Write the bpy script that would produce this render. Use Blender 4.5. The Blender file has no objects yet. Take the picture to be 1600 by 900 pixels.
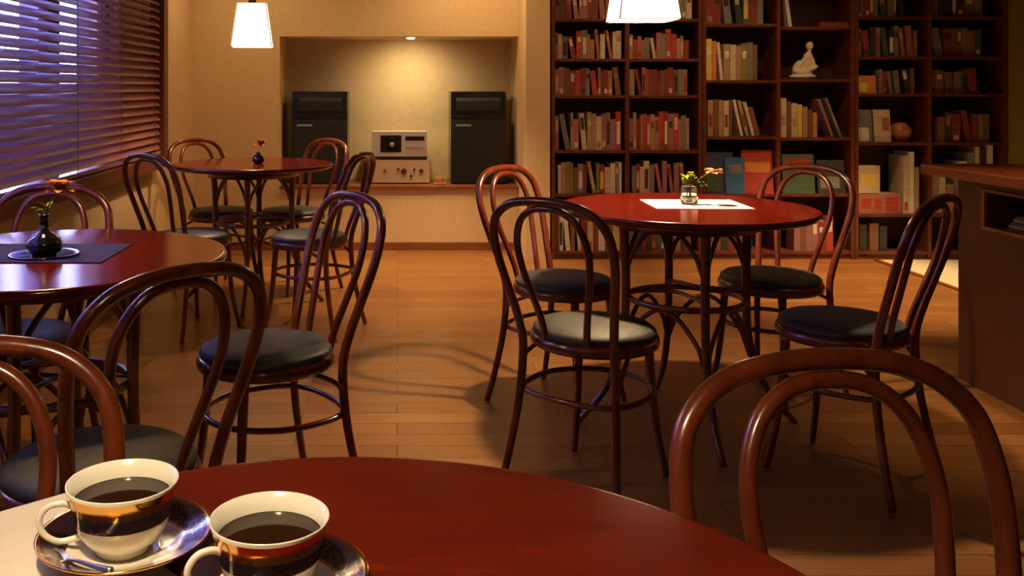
import bpy, bmesh, math, random
from mathutils import Vector, Matrix
C = bpy.context.scene.collection
PI = math.pi
rnd = random.Random(11)

# ------------------------------------------------------------------ helpers
def catmull(pts, n=8, closed=False):
    P = [Vector(p) for p in pts]; out = []
    N = len(P)
    for i in range(N if closed else N-1):
        if closed:
            p0, p1, p2, p3 = P[(i-1) % N], P[i], P[(i+1) % N], P[(i+2) % N]
        else:
            p1, p2 = P[i], P[i+1]
            p0 = P[i-1] if i > 0 else p1*2-p2
            p3 = P[i+2] if i+2 < N else p2*2-p1
        for k in range(n):
            t = k/n
            out.append(0.5*((2*p1)+(p2-p0)*t+(2*p0-5*p1+4*p2-p3)*t*t+(3*p1-p0-3*p2+p3)*t**3))
    if not closed: out.append(P[-1].copy())
    return out

def sweep(bm, pts, r, seg=10, closed=False, mi=0):
    """tube along pts; r is a number or a list with one radius for every point"""
    n = len(pts); rr = r if isinstance(r, (list, tuple)) else [r]*n
    tan = []
    for i in range(n):
        a = pts[(i-1) % n] if (closed or i > 0) else pts[i]
        b = pts[(i+1) % n] if (closed or i < n-1) else pts[i]
        tan.append((b-a).normalized())
    up = Vector((0, 0, 1)) if abs(tan[0].z) < .9 else Vector((1, 0, 0))
    nv = (up-tan[0]*up.dot(tan[0])).normalized()
    rings = []
    for i in range(n):
        nv = (nv-tan[i]*nv.dot(tan[i])).normalized(); bv = tan[i].cross(nv)
        rings.append([bm.verts.new(pts[i]+(nv*math.cos(2*PI*k/seg)+bv*math.sin(2*PI*k/seg))*rr[i]) for k in range(seg)])
    fs = []
    for i in range(n if closed else n-1):
        A, B = rings[i], rings[(i+1) % n]
        off = 0
        if closed and i == n-1:
            off = min(range(seg), key=lambda o: (A[0].co-B[o].co).length)
        for k in range(seg):
            fs.append(bm.faces.new((A[k], A[(k+1) % seg], B[(k+1+off) % seg], B[(k+off) % seg])))
    if not closed:
        fs.append(bm.faces.new(rings[0][::-1])); fs.append(bm.faces.new(rings[-1]))
    for f in fs: f.smooth = True; f.material_index = mi

def lathe(bm, prof, seg=48, c=(0, 0, 0), mi=0, smooth=True):
    """revolve a profile [(r,z)...] about the vertical axis through c"""
    rings = []
    for r, z in prof:
        if r < 1e-6: rings.append([bm.verts.new((c[0], c[1], c[2]+z))])
        else: rings.append([bm.verts.new((c[0]+r*math.cos(2*PI*k/seg), c[1]+r*math.sin(2*PI*k/seg), c[2]+z)) for k in range(seg)])
    for a, b in zip(rings, rings[1:]):
        for k in range(seg):
            k2 = (k+1) % seg
            if len(a) == 1 and len(b) == 1: continue
            if len(a) == 1: f = bm.faces.new((a[0], b[k], b[k2]))
            elif len(b) == 1: f = bm.faces.new((a[k], b[0], a[k2]))
            else: f = bm.faces.new((a[k], b[k], b[k2], a[k2]))
            f.smooth = smooth; f.material_index = mi

def box(bm, x0, x1, y0, y1, z0, z1, mi=0, bev=0, mat=None):
    vs = [bm.verts.new(p) for p in ((x0,y0,z0),(x1,y0,z0),(x1,y1,z0),(x0,y1,z0),(x0,y0,z1),(x1,y0,z1),(x1,y1,z1),(x0,y1,z1))]
    fs = [bm.faces.new([vs[i] for i in q]) for q in ((3,2,1,0),(4,5,6,7),(0,1,5,4),(1,2,6,5),(2,3,7,6),(3,0,4,7))]
    for f in fs: f.material_index = mi
    if bev:
        r = bmesh.ops.bevel(bm, geom=list({e for f in fs for e in f.edges}), offset=bev, segments=2, affect='EDGES', profile=.6)
        for f in r['faces']: f.material_index = mi
        vs = list({v for f in r['faces'] for v in f.verts} | {v for v in vs if v.is_valid})
    if mat is not None:
        for v in vs: v.co = mat @ v.co
    return vs

def obj(name, bm, mats, parent=None, loc=None, fix=True):
    if fix: bmesh.ops.recalc_face_normals(bm, faces=bm.faces)
    me = bpy.data.meshes.new(name); bm.to_mesh(me); bm.free()
    for m in (mats if isinstance(mats, (list, tuple)) else [mats]): me.materials.append(m)
    o = bpy.data.objects.new(name, me); C.objects.link(o)
    if parent: o.parent = parent
    if loc: o.location = loc
    return o

def tag(o, label=None, cat=None, group=None, kind=None):
    if label: o['label'] = label
    if cat: o['category'] = cat
    if group: o['group'] = group
    if kind: o['kind'] = kind
    return o

def thing(name, label, cat, loc=(0, 0, 0), rz=0, group=None):
    o = bpy.data.objects.new(name, None); C.objects.link(o)
    o.empty_display_size = .1; o.location = loc; o.rotation_euler = (0, 0, rz)
    return tag(o, label, cat, group)

def struct(name, bm, m, label=None):
    o = obj(name, bm, m); o['kind'] = 'structure'
    if label: o['label'] = label
    return o

def copy_tree(o, parent=None):
    c = o.copy(); C.objects.link(c)
    if parent: c.parent = parent
    for ch in list(o.children): copy_tree(ch, c)
    return c

# ------------------------------------------------------------------ materials
def mat(name, col, rough=.5, metal=0, coat=0, spec=.5, trans=0, emit=None, es=0, sheen=0):
    m = bpy.data.materials.new(name); m.use_nodes = True
    b = m.node_tree.nodes['Principled BSDF']
    b.inputs['Base Color'].default_value = (*col, 1); b.inputs['Roughness'].default_value = rough
    b.inputs['Metallic'].default_value = metal; b.inputs['Coat Weight'].default_value = coat
    b.inputs['Coat Roughness'].default_value = .12
    b.inputs['Specular IOR Level'].default_value = spec; b.inputs['Transmission Weight'].default_value = trans
    b.inputs['Sheen Weight'].default_value = sheen
    if emit: b.inputs['Emission Color'].default_value = (*emit, 1); b.inputs['Emission Strength'].default_value = es
    return m

def N(m, t, **k):
    n = m.node_tree.nodes.new(t)
    for a, v in k.items(): setattr(n, a, v)
    return n

def noisy(name, c1, c2, rough=.5, scale=(1, 1, 1), nscale=6, detail=4, bump=0, **k):
    """two tones mixed by a stretched noise in object space, with a little bump"""
    m = mat(name, c1, rough, **k); L = m.node_tree.links.new; b = m.node_tree.nodes['Principled BSDF']
    tc = N(m, 'ShaderNodeTexCoord'); mp = N(m, 'ShaderNodeMapping'); mp.inputs['Scale'].default_value = scale
    nz = N(m, 'ShaderNodeTexNoise'); nz.inputs['Scale'].default_value = nscale; nz.inputs['Detail'].default_value = detail
    cr = N(m, 'ShaderNodeValToRGB'); cr.color_ramp.elements[0].position = .35; cr.color_ramp.elements[1].position = .68
    cr.color_ramp.elements[0].color = (*c1, 1); cr.color_ramp.elements[1].color = (*c2, 1)
    L(tc.outputs['Object'], mp.inputs[0]); L(mp.outputs[0], nz.inputs['Vector']); L(nz.outputs[0], cr.inputs[0]); L(cr.outputs[0], b.inputs['Base Color'])
    if bump:
        bp = N(m, 'ShaderNodeBump'); bp.inputs['Strength'].default_value = bump; bp.inputs['Distance'].default_value = .002
        L(nz.outputs[0], bp.inputs['Height']); L(bp.outputs[0], b.inputs['Normal'])
    return m

M = {}
M['wall'] = noisy('cream_plaster', (.66, .50, .29), (.71, .55, .33), .85, nscale=30, bump=.15)
M['ceiling'] = noisy('ceiling_paint', (.36, .30, .22), (.40, .34, .25), .9, nscale=20)
M['chair'] = noisy('bentwood_lacquer', (.085, .013, .005), (.140, .025, .007), .26, (6, 6, 1.5), 5, coat=.35)
M['table'] = noisy('red_lacquered_top', (.092, .0050, .0025), (.135, .009, .003), .15, (2, 9, 2), 4, bump=0, coat=0, spec=.55)
M['tleg'] = noisy('table_leg_wood', (.11, .026, .012), (.19, .05, .02), .3, (6, 6, 1.5), 5, coat=.3)
M['cush'] = noisy('dark_vinyl_cushion', (.013, .019, .025), (.022, .029, .036), .55, nscale=60, bump=.2, sheen=.1)
M['cushg'] = noisy('olive_vinyl_cushion', (.022, .023, .014), (.034, .034, .021), .6, nscale=60, bump=.2)
M['cushb'] = noisy('window_tinted_cushion', (.03, .045, .085), (.04, .06, .11), .5, nscale=60, bump=.2)  # dark vinyl with the window's blue light put into its colour
M['case'] = noisy('bookcase_wood', (.10, .022, .009), (.16, .040, .015), .38, (2, 2, 2), 5, coat=.15)
M['caseback'] = noisy('bookcase_back', (.045, .012, .006), (.06, .016, .008), .6, (1, 1, 6), 5)
M['trim'] = noisy('brown_trim', (.19, .060, .018), (.27, .09, .03), .4, (1, 1, 4), 6)
M['frame'] = noisy('window_frame_wood', (.11, .026, .012), (.16, .04, .018), .4, (2, 2, 1), 6)
M['slat'] = noisy('blind_slat_wood', (.34, .13, .13), (.44, .18, .17), .30, (1, .4, 1), 8, coat=.25)
M['counter'] = noisy('counter_panel', (.055, .015, .007), (.085, .024, .010), .45, (1, 1, 5), 4)
M['ctop'] = noisy('counter_top_wood', (.19, .035, .012), (.27, .065, .02), .28, (4, 1, 4), 5, coat=.3)
M['black'] = mat('black_grille', (.010, .011, .013), .75)
M['blackg'] = mat('black_gloss', (.012, .012, .014), .2)
M['silver'] = mat('silver_metal', (.62, .60, .58), .3, metal=.8)
M['badge'] = mat('grey_badge', (.45, .48, .50), .35, metal=.6)
M['champ'] = noisy('champagne_panel', (.66, .52, .36), (.72, .57, .40), .4, nscale=4)
M['pale'] = mat('pale_panel', (.62, .58, .55), .4, metal=.3)
M['gold'] = mat('gold_metal', (.75, .42, .11), .22, metal=1)
M['steel'] = mat('polished_steel', (.85, .84, .82), .28, metal=1)
M['china'] = mat('white_china', (.80, .75, .64), .12, coat=.6)
M['coffee'] = mat('black_coffee', (.016, .005, .002), .06, spec=.35)
M['paper'] = noisy('white_paper', (.80, .77, .72), (.84, .81, .76), .6, nscale=8)
M['cream'] = noisy('cream_sheet', (.66, .58, .47), (.70, .62, .51), .45, (1, 8, 1), 6)
M['navy'] = noisy('navy_cloth', (.024, .024, .10), (.034, .034, .14), .9, nscale=80, bump=.3, spec=.1)
M['orange'] = mat('orange_petal', (.85, .42, .07), .5)
M['peach'] = mat('peach_petal', (.88, .46, .20), .5)
M['yellow'] = mat('yellow_petal', (.75, .62, .05), .5)
M['leaf'] = mat('green_leaf', (.10, .22, .02), .5)
M['leafy'] = mat('yellow_green_leaf', (.42, .48, .03), .5)
M['stem'] = mat('green_stem', (.06, .12, .02), .5)
M['glass'] = mat('clear_glass', (.95, .97, .92), .03, trans=1)
M['pane'] = mat('window_glass', (1, 1, 1), .0, trans=1)
M['vblack'] = mat('black_glaze', (.008, .010, .012), .08, coat=.8)
M['cord'] = mat('black_cord', (.012, .01, .01), .6)
M['tape'] = mat('blind_cord', (.09, .04, .03), .7)
M['tile'] = noisy('pale_floor_tile', (.62, .58, .42), (.68, .63, .48), .5, nscale=5)
M['olive'] = noisy('olive_wall', (.20, .155, .035), (.24, .18, .045), .8, nscale=20)
M['statue'] = noisy('white_ceramic', (.72, .60, .45), (.80, .68, .52), .4, nscale=10)
M['terra'] = noisy('orange_pot', (.42, .13, .05), (.60, .22, .09), .4, nscale=14)
M['facade'] = noisy('blue_grey_facade', (.08, .07, .15), (.11, .10, .20), .8, nscale=2)
M['facadeb'] = noisy('brown_facade', (.12, .08, .10), (.16, .10, .12), .8, nscale=2)
M['street'] = noisy('street_asphalt', (.05, .05, .06), (.08, .08, .09), .9, nscale=10)
M['litwin'] = mat('lit_shop_window', (.9, .9, .9), .5, emit=(.80, .88, 1.0), es=6)
M['lens'] = mat('downlight_lens', (1, .9, .7), .5, emit=(1, .80, .50), es=9)
M['bulb'] = mat('lamp_bulb', (1, .9, .7), .5, emit=(1, .72, .40), es=12)
M['shade'] = mat('glowing_lamp_shade', (.9, .85, .75), .6, emit=(1.0, .86, .62), es=1.9)
M['brass'] = mat('brown_fitting', (.10, .06, .03), .4, metal=.5)

# floor boards that run across the room
m = mat('floor_boards', (.4, .2, .08), .33, coat=.12); L = m.node_tree.links.new; b = m.node_tree.nodes['Principled BSDF']
tc = N(m, 'ShaderNodeTexCoord'); br = N(m, 'ShaderNodeTexBrick'); br.offset = .37; br.offset_frequency = 2
br.inputs['Scale'].default_value = 1; br.inputs['Brick Width'].default_value = .92; br.inputs['Row Height'].default_value = .105
br.inputs['Mortar Size'].default_value = .0022; br.inputs['Mortar Smooth'].default_value = .3; br.inputs['Bias'].default_value = -.1
br.inputs['Color1'].default_value = (.36, .168, .056, 1); br.inputs['Color2'].default_value = (.26, .112, .036, 1); br.inputs['Mortar'].default_value = (.09, .035, .014, 1)
mp = N(m, 'ShaderNodeMapping'); mp.inputs['Scale'].default_value = (1.2, 14, 1)
nz = N(m, 'ShaderNodeTexNoise'); nz.inputs['Scale'].default_value = 4; nz.inputs['Detail'].default_value = 6
mx = N(m, 'ShaderNodeMixRGB', blend_type='MULTIPLY'); mx.inputs[0].default_value = .55
cr = N(m, 'ShaderNodeValToRGB'); cr.color_ramp.elements[0].position = .3; cr.color_ramp.elements[0].color = (.55, .5, .45, 1); cr.color_ramp.elements[1].position = .7
L(tc.outputs['Object'], br.inputs['Vector']); L(tc.outputs['Object'], mp.inputs[0]); L(mp.outputs[0], nz.inputs['Vector']); L(nz.outputs[0], cr.inputs[0])
L(br.outputs['Color'], mx.inputs[1]); L(cr.outputs[0], mx.inputs[2]); L(mx.outputs[0], b.inputs['Base Color'])
bp = N(m, 'ShaderNodeBump'); bp.inputs['Strength'].default_value = .25; bp.inputs['Distance'].default_value = .002; bp.invert = True
L(br.outputs['Fac'], bp.inputs['Height']); L(bp.outputs[0], b.inputs['Normal'])
M['floor'] = m

# cup: white china, gold band under the rim, navy band with gold ornament, by height
def banded(name, coord, stops):
    """constant colour bands along z or along the radius; stops = [(value, colour, metallic)]"""
    m = mat(name, (.8, .8, .8), .14, coat=.6); L = m.node_tree.links.new; b = m.node_tree.nodes['Principled BSDF']
    tc = N(m, 'ShaderNodeTexCoord'); sp = N(m, 'ShaderNodeSeparateXYZ'); L(tc.outputs['Object'], sp.inputs[0])
    mp = N(m, 'ShaderNodeMapRange')
    if coord == 'z':
        L(sp.outputs['Z'], mp.inputs[0])
    else:
        cb = N(m, 'ShaderNodeCombineXYZ'); L(sp.outputs['X'], cb.inputs[0]); L(sp.outputs['Y'], cb.inputs[1])
        ln = N(m, 'ShaderNodeVectorMath', operation='LENGTH'); L(cb.outputs[0], ln.inputs[0]); L(ln.outputs['Value'], mp.inputs[0])
    mp.inputs[1].default_value = 0; mp.inputs[2].default_value = .1
    c = N(m, 'ShaderNodeValToRGB'); g = N(m, 'ShaderNodeValToRGB')
    for rp, k in ((c, 1), (g, 2)):
        rp.color_ramp.interpolation = 'CONSTANT'
        while len(rp.color_ramp.elements) > 1: rp.color_ramp.elements.remove(rp.color_ramp.elements[-1])
        for i, s in enumerate(stops):
            e = rp.color_ramp.elements[0] if i == 0 else rp.color_ramp.elements.new(s[0]*10)
            e.position = s[0]*10
            e.color = (*s[1], 1) if k == 1 else (s[2], s[2], s[2], 1)
        L(mp.outputs[0], rp.inputs[0])
    # gold arabesque scattered over the dark band only
    vo = N(m, 'ShaderNodeTexVoronoi', feature='DISTANCE_TO_EDGE'); vo.inputs['Scale'].default_value = 120
    lt = N(m, 'ShaderNodeMath', operation='LESS_THAN'); lt.inputs[1].default_value = .022
    L(tc.outputs['Object'], vo.inputs['Vector']); L(vo.outputs[0], lt.inputs[0])
    bw = N(m, 'ShaderNodeRGBToBW'); L(c.outputs[0], bw.inputs[0])
    dk = N(m, 'ShaderNodeMath', operation='LESS_THAN'); dk.inputs[1].default_value = .05; L(bw.outputs[0], dk.inputs[0])
    mu = N(m, 'ShaderNodeMath', operation='MULTIPLY'); L(lt.outputs[0], mu.inputs[0]); L(dk.outputs[0], mu.inputs[1])
    mx = N(m, 'ShaderNodeMixRGB'); L(mu.outputs[0], mx.inputs[0]); L(c.outputs[0], mx.inputs[1]); mx.inputs[2].default_value = (.65, .34, .08, 1)
    L(mx.outputs[0], b.inputs['Base Color'])
    ad = N(m, 'ShaderNodeMath', operation='MAXIMUM'); L(g.outputs[0], ad.inputs[0]); L(mu.outputs[0], ad.inputs[1]); L(ad.outputs[0], b.inputs['Metallic'])
    return m
WH = (.80, .74, .62); GO = (.72, .36, .08); NV = (.014, .008, .018)
M['cupband'] = banded('banded_china', 'z', [(0, WH, 0), (.0300, NV, 0), (.0425, GO, 1), (.0575, WH, 0)])
M['saucer'] = banded('banded_saucer', 'r', [(0, WH, 0), (.050, GO, 1), (.052, NV, 0), (.0715, GO, 1)])

# ------------------------------------------------------------------ camera (level, lens shifted)
F, HX, HY, HC = 1492.0, 620.6, 137.0, 1.181
cam = bpy.data.cameras.new('camera'); co = bpy.data.objects.new('camera', cam); C.objects.link(co)
co.location = (0, 0, HC); co.rotation_euler = (PI/2, 0, 0)
cam.sensor_width = 36; cam.lens = F/1600*36; cam.shift_x = (800-HX)/1600; cam.shift_y = -(450-HY)/1600; cam.clip_start = .02
bpy.context.scene.camera = co

# ------------------------------------------------------------------ the room
XL, XR, YB, YN, HT = -1.49, 4.20, 6.965, -1.6, 2.45
bm = bmesh.new(); box(bm, XL-.15, XR+.15, YN-.1, 7.6, -.1, 0); struct('floor', bm, M['floor'])
bm = bmesh.new(); box(bm, XL-.15, XR+.15, YN-.1, 7.6, HT, HT+.1); struct('ceiling', bm, M['ceiling'])
# left wall with the window opening
WY0, WY1, WZ0, WZ1 = .9, 5.10, .78, 2.12
bm = bmesh.new()
box(bm, XL-.14, XL, YN, WY0, 0, HT); box(bm, XL-.14, XL, WY1, 7.55, 0, HT)
box(bm, XL-.14, XL, WY0, WY1, 0, WZ0); box(bm, XL-.14, XL, WY0, WY1, WZ1, HT)
struct('wall_left', bm, M['wall'])
# back wall: plain stretch left of the niche, header over it, niche shell, pier, stretch behind the bookcases
NL, NR, NZ0, NZ1, NB = -.857, .885, .440, 1.555, 7.45
bm = bmesh.new()
box(bm, XL, NL, YB, 7.55, 0, HT)
box(bm, NL, NR, YB, 7.55, NZ1, HT)
box(bm, NL, NR, NB, 7.55, 0, NZ1)
box(bm, NL, NR, YB, NB, 0, NZ0)
box(bm, NR, 1.050, 6.56, 7.55, 0, HT)
box(bm, 1.050, XR, 6.90, 7.55, 0, HT)
struct('wall_back', bm, M['wall'])
bm = bmesh.new(); box(bm, XR, XR+.12, YN, 7.55, 0, HT); struct('wall_right', bm, M['olive'])
bm = bmesh.new(); box(bm, XL, XR, YN-.1, YN, 0, HT); struct('wall_near', bm, M['wall'])
bm = bmesh.new(); box(bm, XL+.001, NR-.002, YB-.02, YB-.001, 0, .055, bev=.003); struct('baseboard_back', bm, M['trim'])
bm = bmesh.new(); box(bm, XL+.001, XL+.018, YN+.01, YB-.022, 0, .055, bev=.003); struct('baseboard_left', bm, M['trim'])
bm = bmesh.new(); box(bm, NL+.002, NR-.002, YB-.025, NB-.002, NZ0+.001, NZ0+.027, bev=.004); struct('trim_1', bm, M['trim'], 'brown wooden ledge board on the floor of the niche')
bm = bmesh.new(); box(bm, 3.285, XR-.002, 4.2, 6.52, .001, .006); struct('floor_2', bm, M['tile'], 'pale tiled floor strip beside the counter')
bm = bmesh.new(); box(bm, 3.255, 3.283, 4.2, 6.52, .001, .012, bev=.002); struct('trim_2', bm, M['trim'])
# window: frame, mullions, panes
win = bpy.data.objects.new('window_1', None); C.objects.link(win); win.location = (XL, 3, WZ0); win['kind'] = 'structure'
def wpart(name, bm, m):
    o = obj(name, bm, m, win); o.matrix_parent_inverse = Matrix.Translation((-XL, -3, -WZ0)); return o
bm = bmesh.new()
box(bm, XL-.10, XL-.05, WY0, WY1, WZ0, WZ0+.04); box(bm, XL-.10, XL-.05, WY0, WY1, WZ1-.04, WZ1)
box(bm, XL-.10, XL-.05, WY0, WY0+.05, WZ0, WZ1); box(bm, XL-.10, XL-.05, WY1-.05, WY1, WZ0, WZ1)
wpart('window_frame', bm, M['frame'])
for y in (1.62, 2.90, 4.22):
    bm = bmesh.new(); box(bm, XL-.10, XL-.05, y, y+.14, WZ0+.04, WZ1-.04, bev=.004); wpart('mullion', bm, M['frame'])
for y0, y1 in ((WY0+.05, 1.62), (1.76, 2.90), (3.04, 4.22), (4.36, WY1-.05)):
    bm = bmesh.new(); box(bm, XL-.078, XL-.073, y0, y1, WZ0+.04, WZ1-.04); wpart('window_pane', bm, M['pane'])
# casing round window and blind
bm = bmesh.new()
box(bm, XL+.001, XL+.085, .75, 5.84, .700, .775, bev=.005)
wpart('window_sill', bm, M['frame'])
bm = bmesh.new(); box(bm, XL+.001, XL+.085, 5.76, 5.86, .776, 2.26, bev=.004); wpart('window_casing', bm, M['frame'])
bm = bmesh.new(); box(bm, XL+.001, XL+.085, .75, 5.759, 2.19, 2.26, bev=.004); wpart('window_head', bm, M['frame'])

# venetian blind
bl = thing('venetian_blind', 'dark wooden slatted blind covering the whole window on the left wall', 'blind', (XL+.045, 3.27, .78))
bm = bmesh.new(); k = 0; z = .835; ph = math.radians(42)
while z < 2.13:
    ins, out_ = [], []
    prof = [(-.030, 0), (-.015, .0022), (0, .003), (.015, .0022), (.030, 0)]
    pts = []
    for u, v in prof + [(a, b_-.0026) for a, b_ in prof[::-1]]:
        # inner (room) edge low, outer edge high
        pts.append((u*math.cos(ph)+v*math.sin(ph), -u*math.sin(ph)+v*math.cos(ph)))
    y0, y1 = -2.47, 2.47
    A = [bm.verts.new((p[0], y0, z-.78+p[1])) for p in pts]; B = [bm.verts.new((p[0], y1, z-.78+p[1])) for p in pts]
    n = len(pts)
    for i in range(n): bm.faces.new((A[i], A[(i+1) % n], B[(i+1) % n], B[i]))
    bm.faces.new(A[::-1]); bm.faces.new(B)
    z += .043
obj('slats', bm, M['slat'], bl)
bm = bmesh.new(); box(bm, -.028, .028, -2.47, 2.47, 1.36, 1.405, bev=.003); obj('head_rail', bm, M['slat'], bl)
bm = bmesh.new(); box(bm, -.026, .026, -2.47, 2.47, .003, .022, bev=.003); obj('bottom_rail', bm, M['slat'], bl)
for y in (-2.3, -1.2, -.1, .95, 1.62, 2.3):
    bm = bmesh.new()
    for x in (-.034, .034): sweep(bm, [Vector((x, y, .018)), Vector((x, y, 1.37))], .0012, 6)
    obj('ladder_cord', bm, M['tape'], bl)

# ------------------------------------------------------------------ outside
bm = bmesh.new(); box(bm, -14, -1.75, -6, 26, -.2, -.1); struct('ground_outside', bm, M['street'])
fa = thing('neighbouring_building', 'blue-grey building across the street seen through the blind gaps', 'building', (-4.3, 9, -.1))
bm = bmesh.new(); box(bm, -.6, 0, -13, 3.9, 0, 6.0); obj('wall', bm, M['facade'], fa)
bm = bmesh.new(); box(bm, -.6, .25, 3.9, 9.0, 0, 6.0); obj('side_wall', bm, M['facadeb'], fa)
for y0, y1 in ((-5.4, -4.6), (-1.9, -1.0), (1.32, 1.78), (3.10, 3.70)):
    bm = bmesh.new(); box(bm, .0, .03, y0, y1, 1.2, 4.4, bev=.01); obj('lit_window', bm, M['litwin'], fa)

# ------------------------------------------------------------------ lamps
def pendant(loc, zb, label, energy, s=1.0, rz=0, col=(1, .62, .31)):
    t = thing('pendant_lamp', label, 'lamp', (loc[0], loc[1], zb), rz, 'square shaded pendant lamps over the tables')
    bm = bmesh.new()
    a, c, h = .112*s, .080*s, .235*s
    def rr(r, z, w):
        out = []
        for q in range(4):
            for j in range(4):
                an = PI/2*q+PI/2*j/3
                cx, cy = (r-w)*(1 if q in (0, 3) else -1), (r-w)*(1 if q < 2 else -1)
                out.append((cx+w*math.cos(an), cy+w*math.sin(an), z))
        return [bm.verts.new(p) for p in out]
    R = [rr(a, 0, .014), rr(c, h, .014), rr(.0215, h+.002, .008), rr(.0215, h-.002, .008), rr(c-.004, h-.003, .012), rr(a-.004, 0, .012)]
    R.append(R[0])
    for A, B in zip(R, R[1:]):
        for i in range(16): bm.faces.new((A[i], A[(i+1) % 16], B[(i+1) % 16], B[i]))
    obj('lamp_shade', bm, M['shade'], t)
    bm = bmesh.new()
    for q in range(4):
        u, w_ = [(1, 1), (-1, 1), (-1, -1), (1, -1)][q]; u2, w2 = [(1, 1), (-1, 1), (-1, -1), (1, -1)][(q+1) % 4]
        sweep(bm, [Vector((u*(a-.004), w_*(a-.004), -.001)), Vector((u*(c-.004), w_*(c-.004), h))], .0022, 6)
        sweep(bm, [Vector((u*(a-.004), w_*(a-.004), .0)), Vector((u2*(a-.004), w2*(a-.004), .0))], .0026, 6)
    obj('shade_frame', bm, M['champ'], t)
    bm = bmesh.new(); bmesh.ops.create_uvsphere(bm, u_segments=16, v_segments=10, radius=.026, matrix=Matrix.Translation((0, 0, h-.085)))
    for f in bm.faces: f.smooth = True
    obj('bulb', bm, M['bulb'], t)
    bm = bmesh.new(); lathe(bm, [(0, h-.062), (.016, h-.062), (.018, h-.02), (.021, h), (.021, h+.02), (.008, h+.035), (0, h+.036)], 20); obj('lamp_holder', bm, M['brass'], t)
    bm = bmesh.new(); sweep(bm, [Vector((0, 0, h+.03)), Vector((0, 0, HT-zb-.02))], .003, 8); obj('cord', bm, M['cord'], t)
    bm = bmesh.new(); lathe(bm, [(0, HT-zb-.03), (.04, HT-zb-.03), (.05, HT-zb-.001), (0, HT-zb-.001)], 24); obj('ceiling_cap', bm, M['brass'], t)
    ld = bpy.data.lights.new('pendant_light', 'POINT'); ld.energy = energy; ld.color = col; ld.shadow_soft_size = .03
    lo = bpy.data.objects.new('pendant_light', ld); C.objects.link(lo); lo.location = (loc[0], loc[1], zb+h-.125)
    return t
pendant((-.80, 5.27), 1.407, 'glowing white pendant lamp over the far table by the niche', 28, rz=.1)
pendant((.89, 3.46), 1.425, 'glowing white pendant lamp in front of the bookcase, over the right table', 118, col=(1, .68, .38))
pendant((-.873, 2.39), 1.445, 'added white pendant lamp over the window table, unseen above the view', 20)  # unseen lamp added to raise the light around the window table
pendant((-.27, .42), 1.58, 'added white pendant lamp over the coffee table, unseen above the view', 44, col=(1, .78, .48))  # unseen lamp added to brighten the cups and near tabletop

def spot(name, loc, tgt, e, ang, blend=.6, col=(1, .61, .27), r=.03):
    ld = bpy.data.lights.new(name, 'SPOT'); ld.energy = e; ld.color = col; ld.spot_size = math.radians(ang); ld.spot_blend = blend; ld.shadow_soft_size = r
    lo = bpy.data.objects.new(name, ld); C.objects.link(lo); lo.location = loc
    lo.rotation_euler = (Vector(tgt)-Vector(loc)).to_track_quat('-Z', 'Y').to_euler()
def downlight(x, y, z, label, tgt, e, ang, blend=.7, col=(1, .61, .27)):
    t = thing('downlight', label, 'light', (x, y, z), 0, 'recessed downlights')
    bm = bmesh.new(); lathe(bm, [(.034, -.001), (.036, -.008), (.048, -.007), (.050, -.001), (.034, -.001)], 32); obj('rim', bm, M['silver'], t)
    bm = bmesh.new(); lathe(bm, [(0, -.002), (.033, -.002), (.030, -.012), (.018, -.017), (0, -.018)], 32); obj('lens', bm, M['lens'], t)
    spot('downlight_beam', (x, y, z-.03), tgt, e, ang, blend, col)
downlight(.10, 7.035, NZ1, 'small glowing recessed downlight in the top of the niche', (.10, 7.40, .80), 22, 150, 1, (1, .78, .42))
downlight(.25, 5.95, HT, 'recessed ceiling downlight above the open floor before the niche', (.25, 5.95, 0), 280, 66)
downlight(.40, 6.36, HT, 'recessed ceiling downlight close to the pier beside the bookcase', (.62, 6.62, .8), 56, 150, 1)
downlight(-1.0, 6.30, HT, 'added unseen ceiling downlight in the far left corner of the room', (-.9, 6.6, 0), 34, 150, 1)  # unseen fitting added to lift the brightness of this corner
downlight(2.02, 3.35, HT, 'recessed ceiling downlight above the aisle along the counter', (2.10, 3.35, 0), 75, 42, 1)
downlight(1.9, 5.45, HT, 'added unseen ceiling downlight in front of the left bookcase', (1.9, 6.5, .6), 44, 105, 1)  # added out of view to light the left book rows
downlight(3.0, 5.45, HT, 'added unseen ceiling downlight above the floor between counter and bookcase', (2.85, 5.7, 0), 430, 62)  # added out of view to brighten the floor at the back right
downlight(2.9, 5.6, HT, 'added unseen ceiling downlight in front of the middle bookcase', (2.75, 6.5, .6), 26, 85, 1)  # extra unseen fitting, added for light on the middle shelves

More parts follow.
